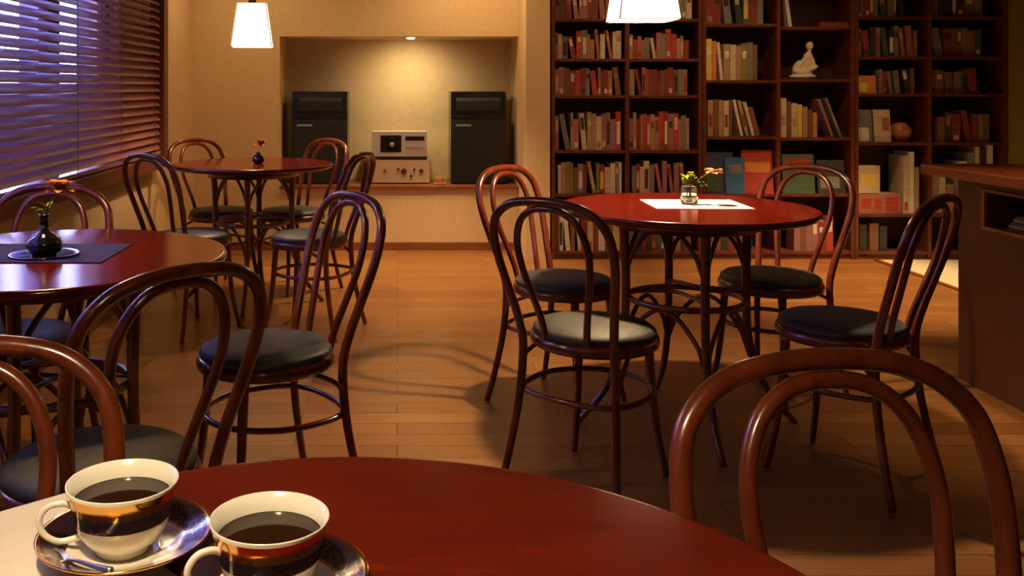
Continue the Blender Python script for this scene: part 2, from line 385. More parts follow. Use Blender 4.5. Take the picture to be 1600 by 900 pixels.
# ------------------------------------------------------------------ bentwood chairs
def mirror_path(P):
    return P + [(-p[0], p[1], p[2]) for p in P[::-1][1:]]
def make_chair(label):
    t = thing('bentwood_chair', label, 'chair', (0, 0, 0), 0, 'bentwood chairs around the round tables')
    W = M['chair']
    bm = bmesh.new()
    P = mirror_path([(.188, -.222, .001), (.176, -.200, .09), (.160, -.172, .235), (.152, -.160, .36), (.150, -.163, .44), (.160, -.182, .52), (.175, -.207, .60), (.189, -.232, .68), (.191, -.252, .745), (.173, -.270, .806), (.112, -.284, .850), (0, -.289, .8635)])
    c = catmull(P, 7); n = len(c)
    rr = [.0105+.0025*min(1, min(i, n-1-i)/(n*.14)) for i in range(n)]
    sweep(bm, c, rr, 12); obj('back_frame', bm, W, t)
    bm = bmesh.new()
    P = mirror_path([(.064, -.160, .425), (.074, -.178, .50), (.092, -.203, .58), (.110, -.228, .66), (.114, -.248, .735), (.094, -.265, .797), (.054, -.275, .833), (0, -.279, .842)])
    sweep(bm, catmull(P, 7), .0105, 12); obj('back_loop', bm, W, t)
    bm = bmesh.new(); lathe(bm, [(.150, .412), (.180, .410), (.190, .416), (.193, .428), (.189, .442), (.178, .448), (.150, .446), (.150, .412)], 48); obj('seat_frame', bm, W, t)
    bm = bmesh.new(); lathe(bm, [(0, .425), (.150, .427), (.178, .440), (.184, .450), (.182, .460), (.168, .470), (.12, .477), (.06, .480), (0, .481)], 48); cu = obj('seat', bm, M['cush'], t)
    for s in (-1, 1):
        bm = bmesh.new(); c = catmull([(s*.118, .120, .412), (s*.124, .126, .30), (s*.136, .138, .15), (s*.158, .162, .001)], 6)
        sweep(bm, c, [.0155-.006*i/(len(c)-1) for i in range(len(c))], 12); obj('leg', bm, W, t)
        bm = bmesh.new(); sweep(bm, catmull([(s*.157, -.165, .330), (s*.162, -.135, .375), (s*.150, -.085, .402), (s*.145, -.05, .414)], 5), .007, 8); obj('brace', bm, W, t)
    bm = bmesh.new()
    sweep(bm, catmull([(.181, 0, .285), (.119, .119, .285), (0, .168, .285), (-.119, .119, .285), (-.181, 0, .285), (-.148, -.158, .285), (0, -.200, .285), (.148, -.158, .285)], 8, True), .0085, 10, True)
    obj('stretcher', bm, W, t)
    return t
CH = [  # x, y, angle, cushion, label
 (-.365, 2.66, 123, 'cush', 'bentwood chair with charcoal seat, right of the window table, facing it'),
 (-.575, 1.85, 46, 'cushg', 'bentwood chair between the window table and the coffee cups, its back to us'),
 (-.493, .894, 190, 'cush', 'bentwood chair back cut off at the bottom left, beside the coffee cups'),
 (-1.118, 2.78, 176, 'cushb', 'bentwood chair with seat tinted for blue window light, behind the window table under the blind'),
 (.629, 3.59, -133, 'cush', 'bentwood chair behind left of the table with the white mat'),
 (.594, 2.88, -40, 'cushg', 'bentwood chair at the front left of the table with white mat, back to us'),
 (1.374, 2.955, 42, 'cush', 'bentwood chair between the white mat table and the counter, dark seat'),
 (1.43, 3.66, 128, 'cush', 'bentwood chair behind right of the table with white mat, before the red books'),
 (-1.03, 5.60, -134, 'cush', 'bentwood chair in the far left corner behind the far table'),
 (-1.006, 4.70, -38, 'cushb', 'bentwood chair by the window frame, front left of the far table'),
 (-.615, 5.60, 135, 'cush', 'bentwood chair behind the far table, before the left speaker'),
 (-.432, 4.67, 70, 'cush', 'bentwood chair right of the far table, beside the open floor'),
 (.538, .832, 188, 'cush', 'large bentwood chair back in the right foreground beyond the empty tabletop'),
]
ch0 = make_chair(CH[0][4])
for i, (x, y, a, cu, lab) in enumerate(CH):
    o = ch0 if i == 0 else copy_tree(ch0)
    o.location = (x, y, 0); o.rotation_euler = (0, 0, math.radians(a)); o['label'] = lab
    if cu != 'cush':
        s = [c for c in o.children if c.name.startswith('seat') and not c.name.startswith('seat_frame')][0]
        s.data = s.data.copy(); s.data.materials[0] = M[cu]

# ------------------------------------------------------------------ round tables
TH = .763
def make_table(label):
    t = thing('round_table', label, 'table', (0, 0, 0), 0, 'round red lacquered tables')
    bm = bmesh.new(); lathe(bm, [(0, TH-.026), (.422, TH-.026), (.425, TH-.026), (.436, TH-.022), (.441, TH-.014), (.441, TH-.007), (.4385, TH-.002), (.4350, TH-.0002), (.4325, TH), (.4310, TH), (.22, TH), (0, TH)], 128); obj('tabletop', bm, M['table'], t)
    bm = bmesh.new(); lathe(bm, [(.235, TH-.070), (.250, TH-.070), (.250, TH-.0265), (.235, TH-.0265), (.235, TH-.070)], 64); obj('apron', bm, M['tleg'], t)
    for k in range(4):
        a = PI/2*k; ca, sa = math.cos(a), math.sin(a)
        P = [(.222*ca, .222*sa, TH-.030), (.214*ca, .214*sa, .60), (.212*ca, .212*sa, .44), (.225*ca, .225*sa, .28), (.285*ca, .285*sa, .12), (.385*ca, .385*sa, .001)]
        c = catmull(P, 8); bm = bmesh.new(); sweep(bm, c, [.0175-.006*i/(len(c)-1) for i in range(len(c))], 14); obj('leg', bm, M['tleg'], t)
    bm = bmesh.new(); sweep(bm, [Vector((.196*math.cos(2*PI*i/64), .196*math.sin(2*PI*i/64), .44)) for i in range(64)], .011, 10, True); obj('ring_stretcher', bm, M['tleg'], t)
    for k in range(4):
        a0 = PI/2*k; bm = bmesh.new()
        # bent arch under the top between neighbouring legs, and a smaller one below the ring
        for z0, z1, r0 in ((.53, TH-.05, .212), (.24, .425, .225)):
            pts = []
            for i in range(17):
                s = i/16; an = a0+PI/2*s; rise = math.sin(PI*s)**.55
                chord = r0*math.cos(PI/4)/math.cos(an-a0-PI/4)
                pts.append(Vector((chord*math.cos(an), chord*math.sin(an), z0+(z1-z0)*rise)))
            sweep(bm, pts, .0085, 8)
        obj('arch_brace', bm, M['tleg'], t)
        bm = bmesh.new()
        ca, sa = math.cos(a0), math.sin(a0); cb, sb = math.cos(a0+PI/2), math.sin(a0+PI/2)
        sweep(bm, catmull([(.205*ca, .205*sa, .462), (.12*ca+.02*cb, .12*sa+.02*sb, .47), (.05*(ca+cb), .05*(sa+sb), .472), (.12*cb+.02*ca, .12*sb+.02*sa, .47), (.205*cb, .205*sb, .462)], 6), .007, 8)
        obj('cross_brace', bm, M['tleg'], t)
    return t
tb = [(-.873, 2.39, 'round red table at the window with a black vase on a navy mat'),
      (1.017, 3.364, 'round red table before the bookcase with a white mat and glass vase'),
      (-.795, 5.284, 'small looking round red table at the far end under the pendant lamp'),
      (-.05, .647, 'round dark red table in the foreground carrying the coffee cups')]
t0 = make_table(tb[0][2])
for i, (x, y, lab) in enumerate(tb):
    o = t0 if i == 0 else copy_tree(t0); o.location = (x, y, 0); o['label'] = lab

# ------------------------------------------------------------------ mats
def mat_sheet(name, x, y, w, d, rz, m, label, cat, z=TH+.0005, th=.0018):
    bm = bmesh.new(); box(bm, -w/2, w/2, -d/2, d/2, 0, th); o = obj(name, bm, m); o.location = (x, y, z); o.rotation_euler = (0, 0, rz); return tag(o, label, cat)
mat_sheet('placemat', -.925, 2.41, .44, .27, 0, M['navy'], 'navy blue cloth mat under the black vase on the window table', 'mat')
mat_sheet('placemat', 1.065, 3.415, .335, .27, -.03, M['paper'], 'white rectangular paper mat on the right table under the glass vase', 'mat')
# cream sheet on the foreground table: far edge runs along the rim of the top
bm = bmesh.new(); box(bm, -.42, 0, -.30, 0, 0, .0016); o = obj('placemat', bm, M['cream']); o.location = (-.337, .983, TH+.0005); o.rotation_euler = (0, 0, math.atan2(.66, .75))
tag(o, 'thin cream sheet at the left edge of the foreground table under the saucer', 'mat')

# ------------------------------------------------------------------ coffee cups, saucers, spoon
def make_saucer(x, y, label, z):
    bm = bmesh.new()
    lathe(bm, [(0, .0022), (.026, .0022), (.029, .0042), (.031, .0042), (.044, .0066), (.060, .0135), (.074, .0195), (.0765, .0205), (.0765, .0190), (.074, .0172), (.060, .0110), (.044, .0040), (.033, .0010), (.030, 0), (.026, 0), (.025, .0010), (0, .0010)], 72)
    o = obj('saucer', bm, M['saucer'], None, (x, y, z)); return tag(o, label, 'saucer', 'banded coffee saucers')
def make_cup(x, y, rz, label, z):
    t = thing('coffee_cup', label, 'cup', (x, y, z), rz, 'gold banded coffee cups')
    bm = bmesh.new()
    lathe(bm, [(0, .004), (.018, .004), (.020, 0), (.0235, 0), (.0245, .0030), (.0240, .0052), (.0325, .0110), (.0388, .0210), (.0425, .0330), (.0450, .0470), (.0492, .0605), (.0489, .0618), (.0480, .0615), (.0436, .0480), (.0408, .0340), (.0368, .0225), (.0300, .0135), (.0200, .0090), (0, .0080)], 72)
    # the inside faces are the last rings of the profile
    nseg = 72
    for i, f in enumerate(bm.faces):
        if i >= nseg*12: f.material_index = 1
    obj('cup_body', bm, [M['cupband'], M['china']], t)
    bm = bmesh.new(); sweep(bm, catmull([(.0415, 0, .042), (.050, 0, .0465), (.063, 0, .0450), (.0705, 0, .035), (.067, 0, .022), (.055, 0, .0135), (.040, 0, .0145), (.0300, 0, .0170)], 7), .0029, 10); obj('handle', bm, M['china'], t)
    bm = bmesh.new(); lathe(bm, [(0, .0465), (.0424, .0465), (.0428, .0469), (.0424, .0467), (.0410, .0466), (0, .0466)], 64); obj('coffee', bm, M['coffee'], t)
    return t
zs = TH+.0008
make_saucer(-.243, .853, 'gold rimmed navy saucer under the left coffee cup with the spoon', TH+.0025)
make_cup(-.246, .856, math.radians(196), 'left coffee cup with gold and navy band, full of black coffee', TH+.0025+.0024)
make_saucer(-.100, .785, 'gold rimmed navy saucer under the right coffee cup, cut by the frame', zs)
make_cup(-.105, .787, math.radians(212), 'right coffee cup with gold and navy band, nearer the camera', zs+.0024)
sp = thing('teaspoon', 'small steel teaspoon lying on the left saucer below the cup handle', 'spoon', (-.284, .815, TH+.0155), math.radians(-30))
bm = bmesh.new()
nu, nv = 14, 8; grid = []
for j in range(nv+1):
    row = []
    for i in range(nu):
        a = 2*PI*i/nu; s = j/nv
        x = -.012+.0155*s*math.cos(a); yy = .0105*s*math.sin(a)*(1-.15*math.cos(a)); row.append(bm.verts.new((x, yy, -.0045*(1-s*s))))
    grid.append(row)
for j in range(nv):
    for i in range(nu):
        f = bm.faces.new((grid[j][i], grid[j][(i+1) % nu], grid[j+1][(i+1) % nu], grid[j+1][i])); f.smooth = True
bmesh.ops.remove_doubles(bm, verts=bm.verts, dist=1e-6)
bmesh.ops.solidify(bm, geom=bm.faces[:], thickness=.0009)
obj('spoon_bowl', bm, M['steel'], sp)
bm = bmesh.new(); c = catmull([(.003, 0, .0003), (.016, 0, .0025), (.034, 0, .0030), (.056, 0, .0045)], 6); sweep(bm, c, [.0014+.0016*(i/(len(c)-1))**2 for i in range(len(c))], 8); obj('spoon_handle', bm, M['steel'], sp)

# ------------------------------------------------------------------ vases and flowers
def petal(bm, base, dirv, L_, w, mi=0, droop=.25, up=Vector((0, 0, 1))):
    d = Vector(dirv).normalized(); s = d.cross(up).normalized(); n = s.cross(d)
    rows = []
    for i in range(7):
        t = i/6; wid = w*math.sin(PI*(.12+.85*t))**.8; p = Vector(base)+d*L_*t+n*(-droop*L_*t*t+.25*L_*t*(1-t))
        rows.append([bm.verts.new(p-s*wid+n*wid*.25), bm.verts.new(p), bm.verts.new(p+s*wid+n*wid*.25)])
    fs = []
    for a, b in zip(rows, rows[1:]):
        for k in range(2): fs.append(bm.faces.new((a[k], a[k+1], b[k+1], b[k])))
    for f in fs: f.smooth = True; f.material_index = mi
    return fs
def blossom(name, parent, c, r, m, n=6, tilt=.5, seed=0):
    bm = bmesh.new(); q = random.Random(seed)
    for k in range(n):
        a = 2*PI*k/n+q.uniform(-.15, .15); petal(bm, c, (math.cos(a), math.sin(a), tilt+q.uniform(-.15, .15)), r*q.uniform(.85, 1.1), r*.40)
    for k in range(n):
        a = 2*PI*(k+.5)/n; petal(bm, c, (math.cos(a), math.sin(a), tilt*.25), r*q.uniform(.8, 1.0), r*.36)
    fs = bm.faces[:]; bmesh.ops.solidify(bm, geom=fs, thickness=.0008)
    bmesh.ops.create_icosphere(bm, subdivisions=2, radius=r*.16, matrix=Matrix.Translation(c))
    return obj(name, bm, m, parent, fix=True)
def leaves(name, parent, c, r, n, m, seed, zt=(.2, 1.3), w=.24):
    bm = bmesh.new(); q = random.Random(seed)
    for k in range(n):
        a = q.uniform(0, 2*PI); petal(bm, Vector(c)+Vector((q.uniform(-.3, .3)*r, q.uniform(-.3, .3)*r, q.uniform(0, .5)*r)), (math.cos(a), math.sin(a), q.uniform(*zt)), r*q.uniform(.7, 1.1), r*w)
    bmesh.ops.solidify(bm, geom=bm.faces[:], thickness=.0006)
    return obj(name, bm, m, parent)

# window table: squat black vase
v = thing('flower_vase', 'squat black vase with an orange flower on the window table', 'vase', (-.878, 2.375, TH+.0037))
bm = bmesh.new(); lathe(bm, [(0, 0), (.028, 0), (.040, .008), (.0445, .022), (.040, .038), (.026, .050), (.0135, .058), (.0110, .075), (.0118, .092), (.0150, .099), (.0125, .100), (.0085, .090), (.0080, .062), (.010, .056), (0, .054)], 40); obj('vase_body', bm, M['vblack'], v)
bm = bmesh.new(); sweep(bm, catmull([(0, 0, .056), (.004, 0, .10), (.022, -.01, .135), (.044, -.015, .158)], 6), .0016, 8); obj('stem', bm, M['stem'], v)
blossom('flower', v, (.046, -.016, .158), .046, M['orange'], 7, 1.1, 3)
leaves('leaves', v, (0, 0, .100), .030, 9, M['leafy'], 5)
bm = bmesh.new(); lathe(bm, [(0, .0006), (.068, .0006), (.082, .004), (.084, .0036), (.070, 0), (0, 0)], 48); o = obj('coaster', bm, M['vblack'], None, (-.878, 2.375, TH+.0026)); tag(o, 'thin dark glossy dish beneath the black vase on the navy mat', 'coaster')
# right table: clear jar
v = thing('flower_vase', 'clear glass jar of yellow-green leaves on the white paper mat', 'vase', (1.041, 3.405, TH+.0026))
bm = bmesh.new(); lathe(bm, [(0, 0), (.026, 0), (.030, .004), (.031, .03), (.030, .056), (.026, .064), (.027, .070), (.0245, .070), (.0235, .063), (.027, .055), (.028, .03), (.027, .007), (0, .006)], 40); obj('jar', bm, M['glass'], v)
bm = bmesh.new(); lathe(bm, [(0, .0075), (.0262, .0078), (.0272, .03), (.0268, .040), (0, .040)], 32); obj('water', bm, M['glass'], v)
bm = bmesh.new()
for px, py, qx, qy, qz in ((.008, 0, .078, -.02, .118), (-.006, .004, -.012, .0, .09), (0, -.008, .012, -.015, .10)):
    sweep(bm, catmull([(px*.5, py*.5, .012), (px, py, .06), (qx*.6, qy*.6, .06+(qz-.06)*.7), (qx, qy, qz)], 5), .0014, 6)
obj('stems', bm, M['stem'], v)
leaves('leaves', v, (0, 0, .066), .034, 34, M['leafy'], 8, (1.0, 3.5), .34)
leaves('dark_leaves', v, (.045, -.01, .060), .030, 7, M['leaf'], 9)
blossom('flower', v, (.080, -.02, .116), .036, M['peach'], 6, .5, 4)
blossom('bud', v, (.004, -.008, .106), .016, M['yellow'], 5, 1.2, 6)
# far table: little dark vase
v = thing('flower_vase', 'tiny dark vase with a peach flower on the far table', 'vase', (-.765, 5.26, TH+.0005))
bm = bmesh.new(); lathe(bm, [(0, 0), (.020, 0), (.031, .010), (.034, .024), (.028, .040), (.014, .050), (.012, .058), (.016, .062), (.010, .061), (.009, .05), (0, .048)], 32); obj('vase_body', bm, M['vblack'], v)
bm = bmesh.new(); sweep(bm, catmull([(0, 0, .05), (.004, 0, .075), (.012, 0, .096)], 5), .0015, 6); obj('stem', bm, M['stem'], v)
blossom('flower', v, (.014, 0, .100), .048, M['peach'], 8, 1.3, 7)

# ------------------------------------------------------------------ niche: speakers and hi-fi
def speaker(x, label, m=0):
    t = thing('loudspeaker', label, 'speaker', (x, 7.06, NZ0+.0275), 0, 'large black loudspeakers in the niche')
    w, h = .205, .685
    bm = bmesh.new(); box(bm, -w, w, .016, .33, 0, h, bev=.006); obj('cabinet', bm, M['blackg'], t)
    bm = bmesh.new(); box(bm, -w+.008, w-.008, 0, .0155, .008, .475, bev=.004); gr = obj('grille', bm, M['black'], t)
    bm = bmesh.new(); box(bm, -w+.012, w-.012, .008, .0158, .49, h-.012, bev=.003); bf = obj('baffle', bm, M['blackg'], t)
    bm = bmesh.new()
    n = 17
    for r0, r1, r2 in ((.155, .050, .018),):
        A = [bm.verts.new((-.165+.33*i/(n-1), .0075, .52)) for i in range(n)]
        B = [bm.verts.new((-.165+.33*i/(n-1), -.004-.010*math.sin(PI*i/(n-1)), .545)) for i in range(n)]
        D = [bm.verts.new((-.165+.33*i/(n-1), -.004-.010*math.sin(PI*i/(n-1)), .615)) for i in range(n)]
        E = [bm.verts.new((-.165+.33*i/(n-1), .0075, .64)) for i in range(n)]
        for P, Q in ((A, B), (B, D), (D, E), (E, A)):
            for i in range(n-1): bm.faces.new((P[i], P[i+1], Q[i+1], Q[i]))
        bm.faces.new((A[0], B[0], D[0], E[0])); bm.faces.new((E[-1], D[-1], B[-1], A[-1]))
    obj('horn_lens', bm, M['black'], bf)
    bm = bmesh.new(); box(bm, -.168, -.055, -.003, -.0002, .428, .442, bev=.001); obj('badge', bm, M['badge'], gr)
    return t
speaker(-.573, 'large black loudspeaker at the left end of the niche')
speaker(.603, 'large black loudspeaker at the right end of the niche')

def knob(parent, x, z, r, y=0, m='brass'):
    bm = bmesh.new(); c = [Vector((x, y-.0002, z)), Vector((x, y-.012, z)), Vector((x, y-.014, z))]
    sweep(bm, c, [r, r*.92, r*.75], 20); return obj('knob', bm, M[m], parent)
zl = NZ0+.0275
a = thing('stereo_amplifier', 'champagne fronted amplifier standing on the niche ledge below the tuner', 'amplifier', (.028, 7.08, zl))
bm = bmesh.new(); box(bm, -.210, .210, .008, .28, .010, .178, bev=.004); obj('case', bm, M['champ'], a)
bm = bmesh.new(); box(bm, -.212, .212, 0, .0078, .008, .180, bev=.003); fp = obj('front_panel', bm, M['champ'], a)
for x in (-.17, .17):
    for y in (.04, .24):
        bm = bmesh.new(); lathe(bm, [(0, 0), (.014, 0), (.015, .0098), (0, .0098)], 16, (x, y, 0)); obj('foot', bm, M['black'], a)
for x, z, r in ((-.02, .110, .010), (.022, .095, .022), (.075, .060, .010), (.098, .11, .009), (.150, .098, .016), (-.12, .10, .008)): knob(fp, x, z, r)
a = thing('radio_tuner', 'silver tuner with a dark square display on top of the amplifier', 'tuner', (.016, 7.08, zl+.1805))
bm = bmesh.new(); box(bm, -.203, .203, .008, .27, .020, .205, bev=.003); obj('case', bm, M['pale'], a)
bm = bmesh.new(); box(bm, -.205, .205, 0, .0078, .022, .207, bev=.002); fp = obj('front_panel', bm, M['pale'], a)
bm = bmesh.new(); box(bm, -.205, .205, -.002, .25, .0, .0195); obj('base_plate', bm, M['cord'], a)
bm = bmesh.new(); box(bm, -.140, .015, -.003, -.0002, .055, .180, bev=.001); dp = obj('display', bm, M['blackg'], fp)
bm = bmesh.new(); box(bm, .045, .185, -.003, -.0002, .142, .172, bev=.001); obj('display_window', bm, M['blackg'], fp)
bm = bmesh.new()
for k in range(6): box(bm, .048+.023*k, .064+.023*k, -.004, -.0002, .085, .093)
obj('buttons', bm, M['badge'], fp)
knob(dp, -.055, .110, .018, -.003, 'badge')
t = thing('candle_holder', 'small orange-brown candle holder on a pale dish between hi-fi and right speaker', 'candle holder', (.315, 7.06, zl))
bm = bmesh.new(); lathe(bm, [(0, 0), (.030, 0), (.046, .006), (.047, .009), (.030, .006), (0, .005)], 32); obj('dish', bm, M['champ'], t)
bm = bmesh.new(); lathe(bm, [(0, .0052), (.022, .0052), (.027, .02), (.025, .045), (.022, .052), (.020, .048), (.022, .03), (0, .02)], 32); obj('cup', bm, M['terra'], t)

# ------------------------------------------------------------------ bookcases
SY, SD = 6.56, .30     # front plane and depth
def bookcase(x0, x1, xm, shelves, label):
    """shelves: {0: [z...], 1: [z...]} heights of shelf tops in the left and right bay"""
    t = thing('bookcase', label, 'bookcase', ((x0+x1)/2, SY, 0), 0, 'dark red wood bookcases along the back wall')
    o_ = Vector(((x0+x1)/2, SY, 0))
    def part(n, b, m):
        bmesh.ops.translate(b, verts=b.verts, vec=-o_); return obj(n, b, m, t)
    top = 2.36
    for xc, w in ((x0+.013, .024), (xm, .026), (x1-.013, .024)):
        bm = bmesh.new(); box(bm, xc-w/2, xc+w/2, SY, SY+SD-.012, .0, top, bev=.002); part('upright', bm, M['case'])
    bm = bmesh.new(); box(bm, x0+.001, x1-.001, SY+SD-.0115, SY+SD, .0, top); part('back_panel', bm, M['caseback'])
    bm = bmesh.new(); box(bm, x0+.001, x1-.001, SY-.006, SY+SD, top+.0005, top+.03, bev=.002); part('top_panel', bm, M['case'])
    for b_, (a0, a1) in enumerate(((x0+.0255, xm-.0135), (xm+.0135, x1-.0255))):
        bm = bmesh.new(); box(bm, a0, a1, SY+.012, SY+.03, .0, .034); part('plinth', bm, M['case'])
        for z in shelves[b_]:
            bm = bmesh.new(); box(bm, a0, a1, SY+.002, SY+SD-.012, z-.020, z, bev=.0015); part('shelf', bm, M['case'])
    return t
XA, XB, XC_, XD = 1.061, 2.099, 3.146, 4.194
SH_L = [.055, .451, .750, 1.128, 1.380, 1.655, 1.93, 2.15]
SH_M1 = [.055, .451, .845, 1.232, 1.62, 1.95]
SH_M2 = [.055, .451, .838, 1.240, 1.60, 1.95]
SH_R = [.055, .312, .805, 1.140, 1.395, 1.670, 1.95]
bookcase(XA, XB-.002, 1.583, {0: SH_L, 1: SH_L}, 'left bookcase packed with rows of paperbacks, beside the pier')
bookcase(XB, XC_-.002, 2.622, {0: SH_M1, 1: SH_M2}, 'middle bookcase with wide shelves and the white figurine')
bookcase(XC_, XD, 3.660, {0: SH_R, 1: SH_R}, 'dim right bookcase behind the counter')

bcol = {}
def bmat(name, c, pat=True):
    if name not in bcol: bcol[name] = noisy('book_'+name.replace(' ', '_'), c, tuple(min(1, v*1.25+.01) for v in c), .55, (1, 1, 5), 9)
    return bcol[name]
COL = {'dark red': (.20, .030, .022), 'red': (.36, .045, .03), 'brown': (.17, .075, .04), 'rose': (.33, .13, .10), 'cream': (.50, .41, .29), 'tan': (.33, .22, .13), 'white': (.60, .55, .48),
       'grey': (.17, .16, .15), 'dark green': (.05, .085, .05), 'black': (.03, .028, .03), 'olive': (.20, .18, .06), 'orange': (.55, .20, .05), 'yellow': (.62, .45, .07), 'mauve': (.26, .12, .14), 'blue': (.03, .12, .28), 'dark blue': (.03, .04, .10)}
for k_, c_ in COL.items(): bmat(k_, c_)
M['pages'] = mat('book_pages', (.60, .53, .42), .8)
ORD = 'first second third fourth fifth sixth seventh eighth ninth tenth eleventh twelfth thirteenth fourteenth fifteenth sixteenth seventeenth eighteenth nineteenth twentieth 21st 22nd 23rd 24th 25th'.split()
NB_ = [0]
def book(x, z, t, h, d, col, band, lean, label, group, y=None, flat=False):
    bm = bmesh.new(); c = .0016
    box(bm, 0, c, .0, d, 0, h); box(bm, t-c, t, .0, d, 0, h); box(bm, c, t-c, 0, c*1.3, 0, h, bev=0)
    box(bm, c, t-c, c*1.4, d-.004, .003, h-.004, mi=1)
    if band: box(bm, t*.18, t*.82, -.0006, -.0001, h*band[1], h*band[2], mi=2)
    mats = [bcol[col], M['pages'], bcol[band[0]] if band else M['pages']]
    o = obj('book', bm, mats); NB_[0] += 1
    yy = SY+.03 if y is None else y
    if lean >= 0: o.location = (x+ (h*math.sin(lean)) , yy, z+.0008); o.rotation_euler = (0, -lean, 0)
    else: o.location = (x, yy, z+.0008+t*math.sin(-lean)); o.rotation_euler = (0, -lean, 0)
    return tag(o, label, 'book', group)
def row(x0, x1, z, hmax, pal, tavg, place, group, seed, fill=1.0, hr=(.78, 1.0), leans=0.12, start=0.0, dmax=.20):
    """stand books side by side between two uprights; a few lean"""
    q = random.Random(seed); x = x0+.004+start; n = 0
    while n < 24:
        t = tavg*q.uniform(.65, 1.45); h = hmax*q.uniform(*hr); d = min(dmax, h*.7)*q.uniform(.9, 1)
        lean = 0
        if q.random() < leans: lean = q.uniform(.08, .20)
        col = q.choice(pal); oth = [c for c in ('cream', 'white', 'dark red', 'black', 'yellow', 'rose') if c != col]
        band = (q.choice(oth), *q.choice([(.55, .88), (.08, .25), (.15, .75), (.62, .80)])) if q.random() < .6 else None
        w = t*math.cos(lean)+h*math.sin(abs(lean))
        if x+w > x0+(x1-x0)*fill-.004: 
            if lean == 0: break
            lean = 0; w = t
            if x+w > x0+(x1-x0)*fill-.004: break
        size = 'slim' if t < tavg*.85 else ('thick' if t > tavg*1.2 else ('tall' if h > hmax*.92 else 'short'))
        if lean: size = 'leaning'
        n += 1
        book(x, z, t, h, d, col, band, lean, f'{size} {col} book, {ORD[n-1]} from left, {place}', group)
        x += w+.0012
    return x
WARM = ['dark red', 'rose', 'brown', 'tan', 'mauve', 'dark red', 'grey', 'rose', 'red']
RED = ['red', 'rose', 'dark red', 'tan', 'red', 'rose', 'cream', 'grey', 'mauve']
MIX = ['tan', 'cream', 'grey', 'brown', 'rose', 'cream', 'olive', 'dark red', 'white']
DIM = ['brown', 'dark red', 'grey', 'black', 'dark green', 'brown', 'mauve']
A0, A1, B0, B1 = XA+.0255, 1.583-.0135, 1.583+.0135, XB-.002-.0255
gL = 'books in the left bookcase'
rowsL = [(1.655, .20, 'top row', .030), (1.380, .205, 'second row', .027), (1.128, .195, 'third row', .027), (.750, .27, 'fourth row', .026), (.451, .225, 'fifth row', .027), (.055, .27, 'bottom row', .031)]
s_ = 0
for i, (z, hm, nm, ta) in enumerate(rowsL):
    for j, (a0, a1) in enumerate(((A0, A1), (B0, B1))):
        s_ += 1; pal = [WARM, RED, WARM, RED, MIX, MIX][i] if j == 0 else [RED, RED, WARM, RED, RED, DIM][i]
        hr = (.78, 1.0) if i not in (1,) else (.6, 1.0)
        row(a0, a1, z, hm, pal, ta, f'{nm}, {"left" if j == 0 else "right"} bay of left bookcase', gL, 40+s_, fill=(.97 if i else .98) if j == 0 else .93, hr=hr if i != 2 else (.85, 1), leans=.14 if (j == 0 or i == 4) else .05, start=.02 if i == 4 else 0)
gM = 'books in the middle bookcase'
m0, m1, n0, n1 = XB+.0255, 2.622-.0135, 2.622+.0135, XC_-.002-.0255
row(m0, m1, 1.62, .25, DIM+['tan'], .04, 'top row, left bay of middle bookcase', gM, 70, fill=.85)
x = m0+.004
for i, (t, h, col, ln) in enumerate([(.042, .285, 'yellow', 0), (.030, .27, 'orange', 0), (.020, .262, 'white', .10), (.045, .25, 'tan', 0), (.038, .245, 'cream', 0), (.034, .235, 'tan', 0), (.040, .25, 'olive', 0), (.036, .262, 'grey', 0), (.03, .245, 'brown', 0)]):
    book(x, 1.232, t, h, .19, col, ('white', .6, .8) if i % 3 == 0 else None, ln, f'{"leaning" if ln else "upright"} {col} book, {ORD[i]} from left, second row, left bay of middle bookcase', gM); x += t*math.cos(ln)+h*math.sin(abs(ln))+.002
x = m0+.02
for i, (t, h, col, ln) in enumerate([(.036, .25, 'tan', 0), (.030, .255, 'brown', 0), (.032, .25, 'tan', 0), (.035, .245, 'cream', 0), (.018, .24, 'brown', 0), (.018, .255, 'white', .22), (.022, .25, 'tan', .24), (.022, .24, 'cream', .26), (.03, .20, 'brown', .26)]):
    if x+t+h*math.sin(abs(ln)) > m1: break
    book(x, .845, t, h, .19, col, ('dark red', .25, .6) if i % 3 == 0 else None, ln, f'{"leaning" if ln else "upright"} {col} book, {ORD[i]} from left, third row, left bay of middle bookcase', gM); x += t*math.cos(ln)+(h*math.sin(abs(ln)) if (ln and i == 8) else t*.6 if ln else 0)+.004
x = n0+.006
for i, (t, h, col, ln) in enumerate([(.045, .27, 'cream', 0), (.026, .25, 'brown', 0), (.040, .235, 'cream', 0), (.030, .225, 'yellow', 0), (.034, .21, 'tan', 0), (.028, .19, 'brown', 0), (.03, .17, 'orange', 0), (.018, .275, 'mauve', .35), (.016, .285, 'grey', .37)]):
    book(x, .838, t, h, .19, col, ('tan', .3, .55) if i % 2 == 0 else None, ln, f'{"leaning" if ln else "upright"} {col} book, {ORD[i]} from left, third row, right bay of middle bookcase', gM); x += t*math.cos(ln)+(t*.8+.015 if ln else 0)+.004
book(n0+.03, 1.60, .024, .26, .19, 'white', None, .14, 'leaning white book on the shelf above the white figurine', gM)
book(n0+.28, 1.60, .20, .035, .18, 'dark red', None, 0, 'flat dark red book on the shelf above the white figurine', gM)
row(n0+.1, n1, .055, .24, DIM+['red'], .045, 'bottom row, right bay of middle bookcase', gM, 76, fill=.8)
row(m0, m1, .055, .22, DIM, .05, 'bottom row, left bay of middle bookcase', gM, 77, fill=.62)
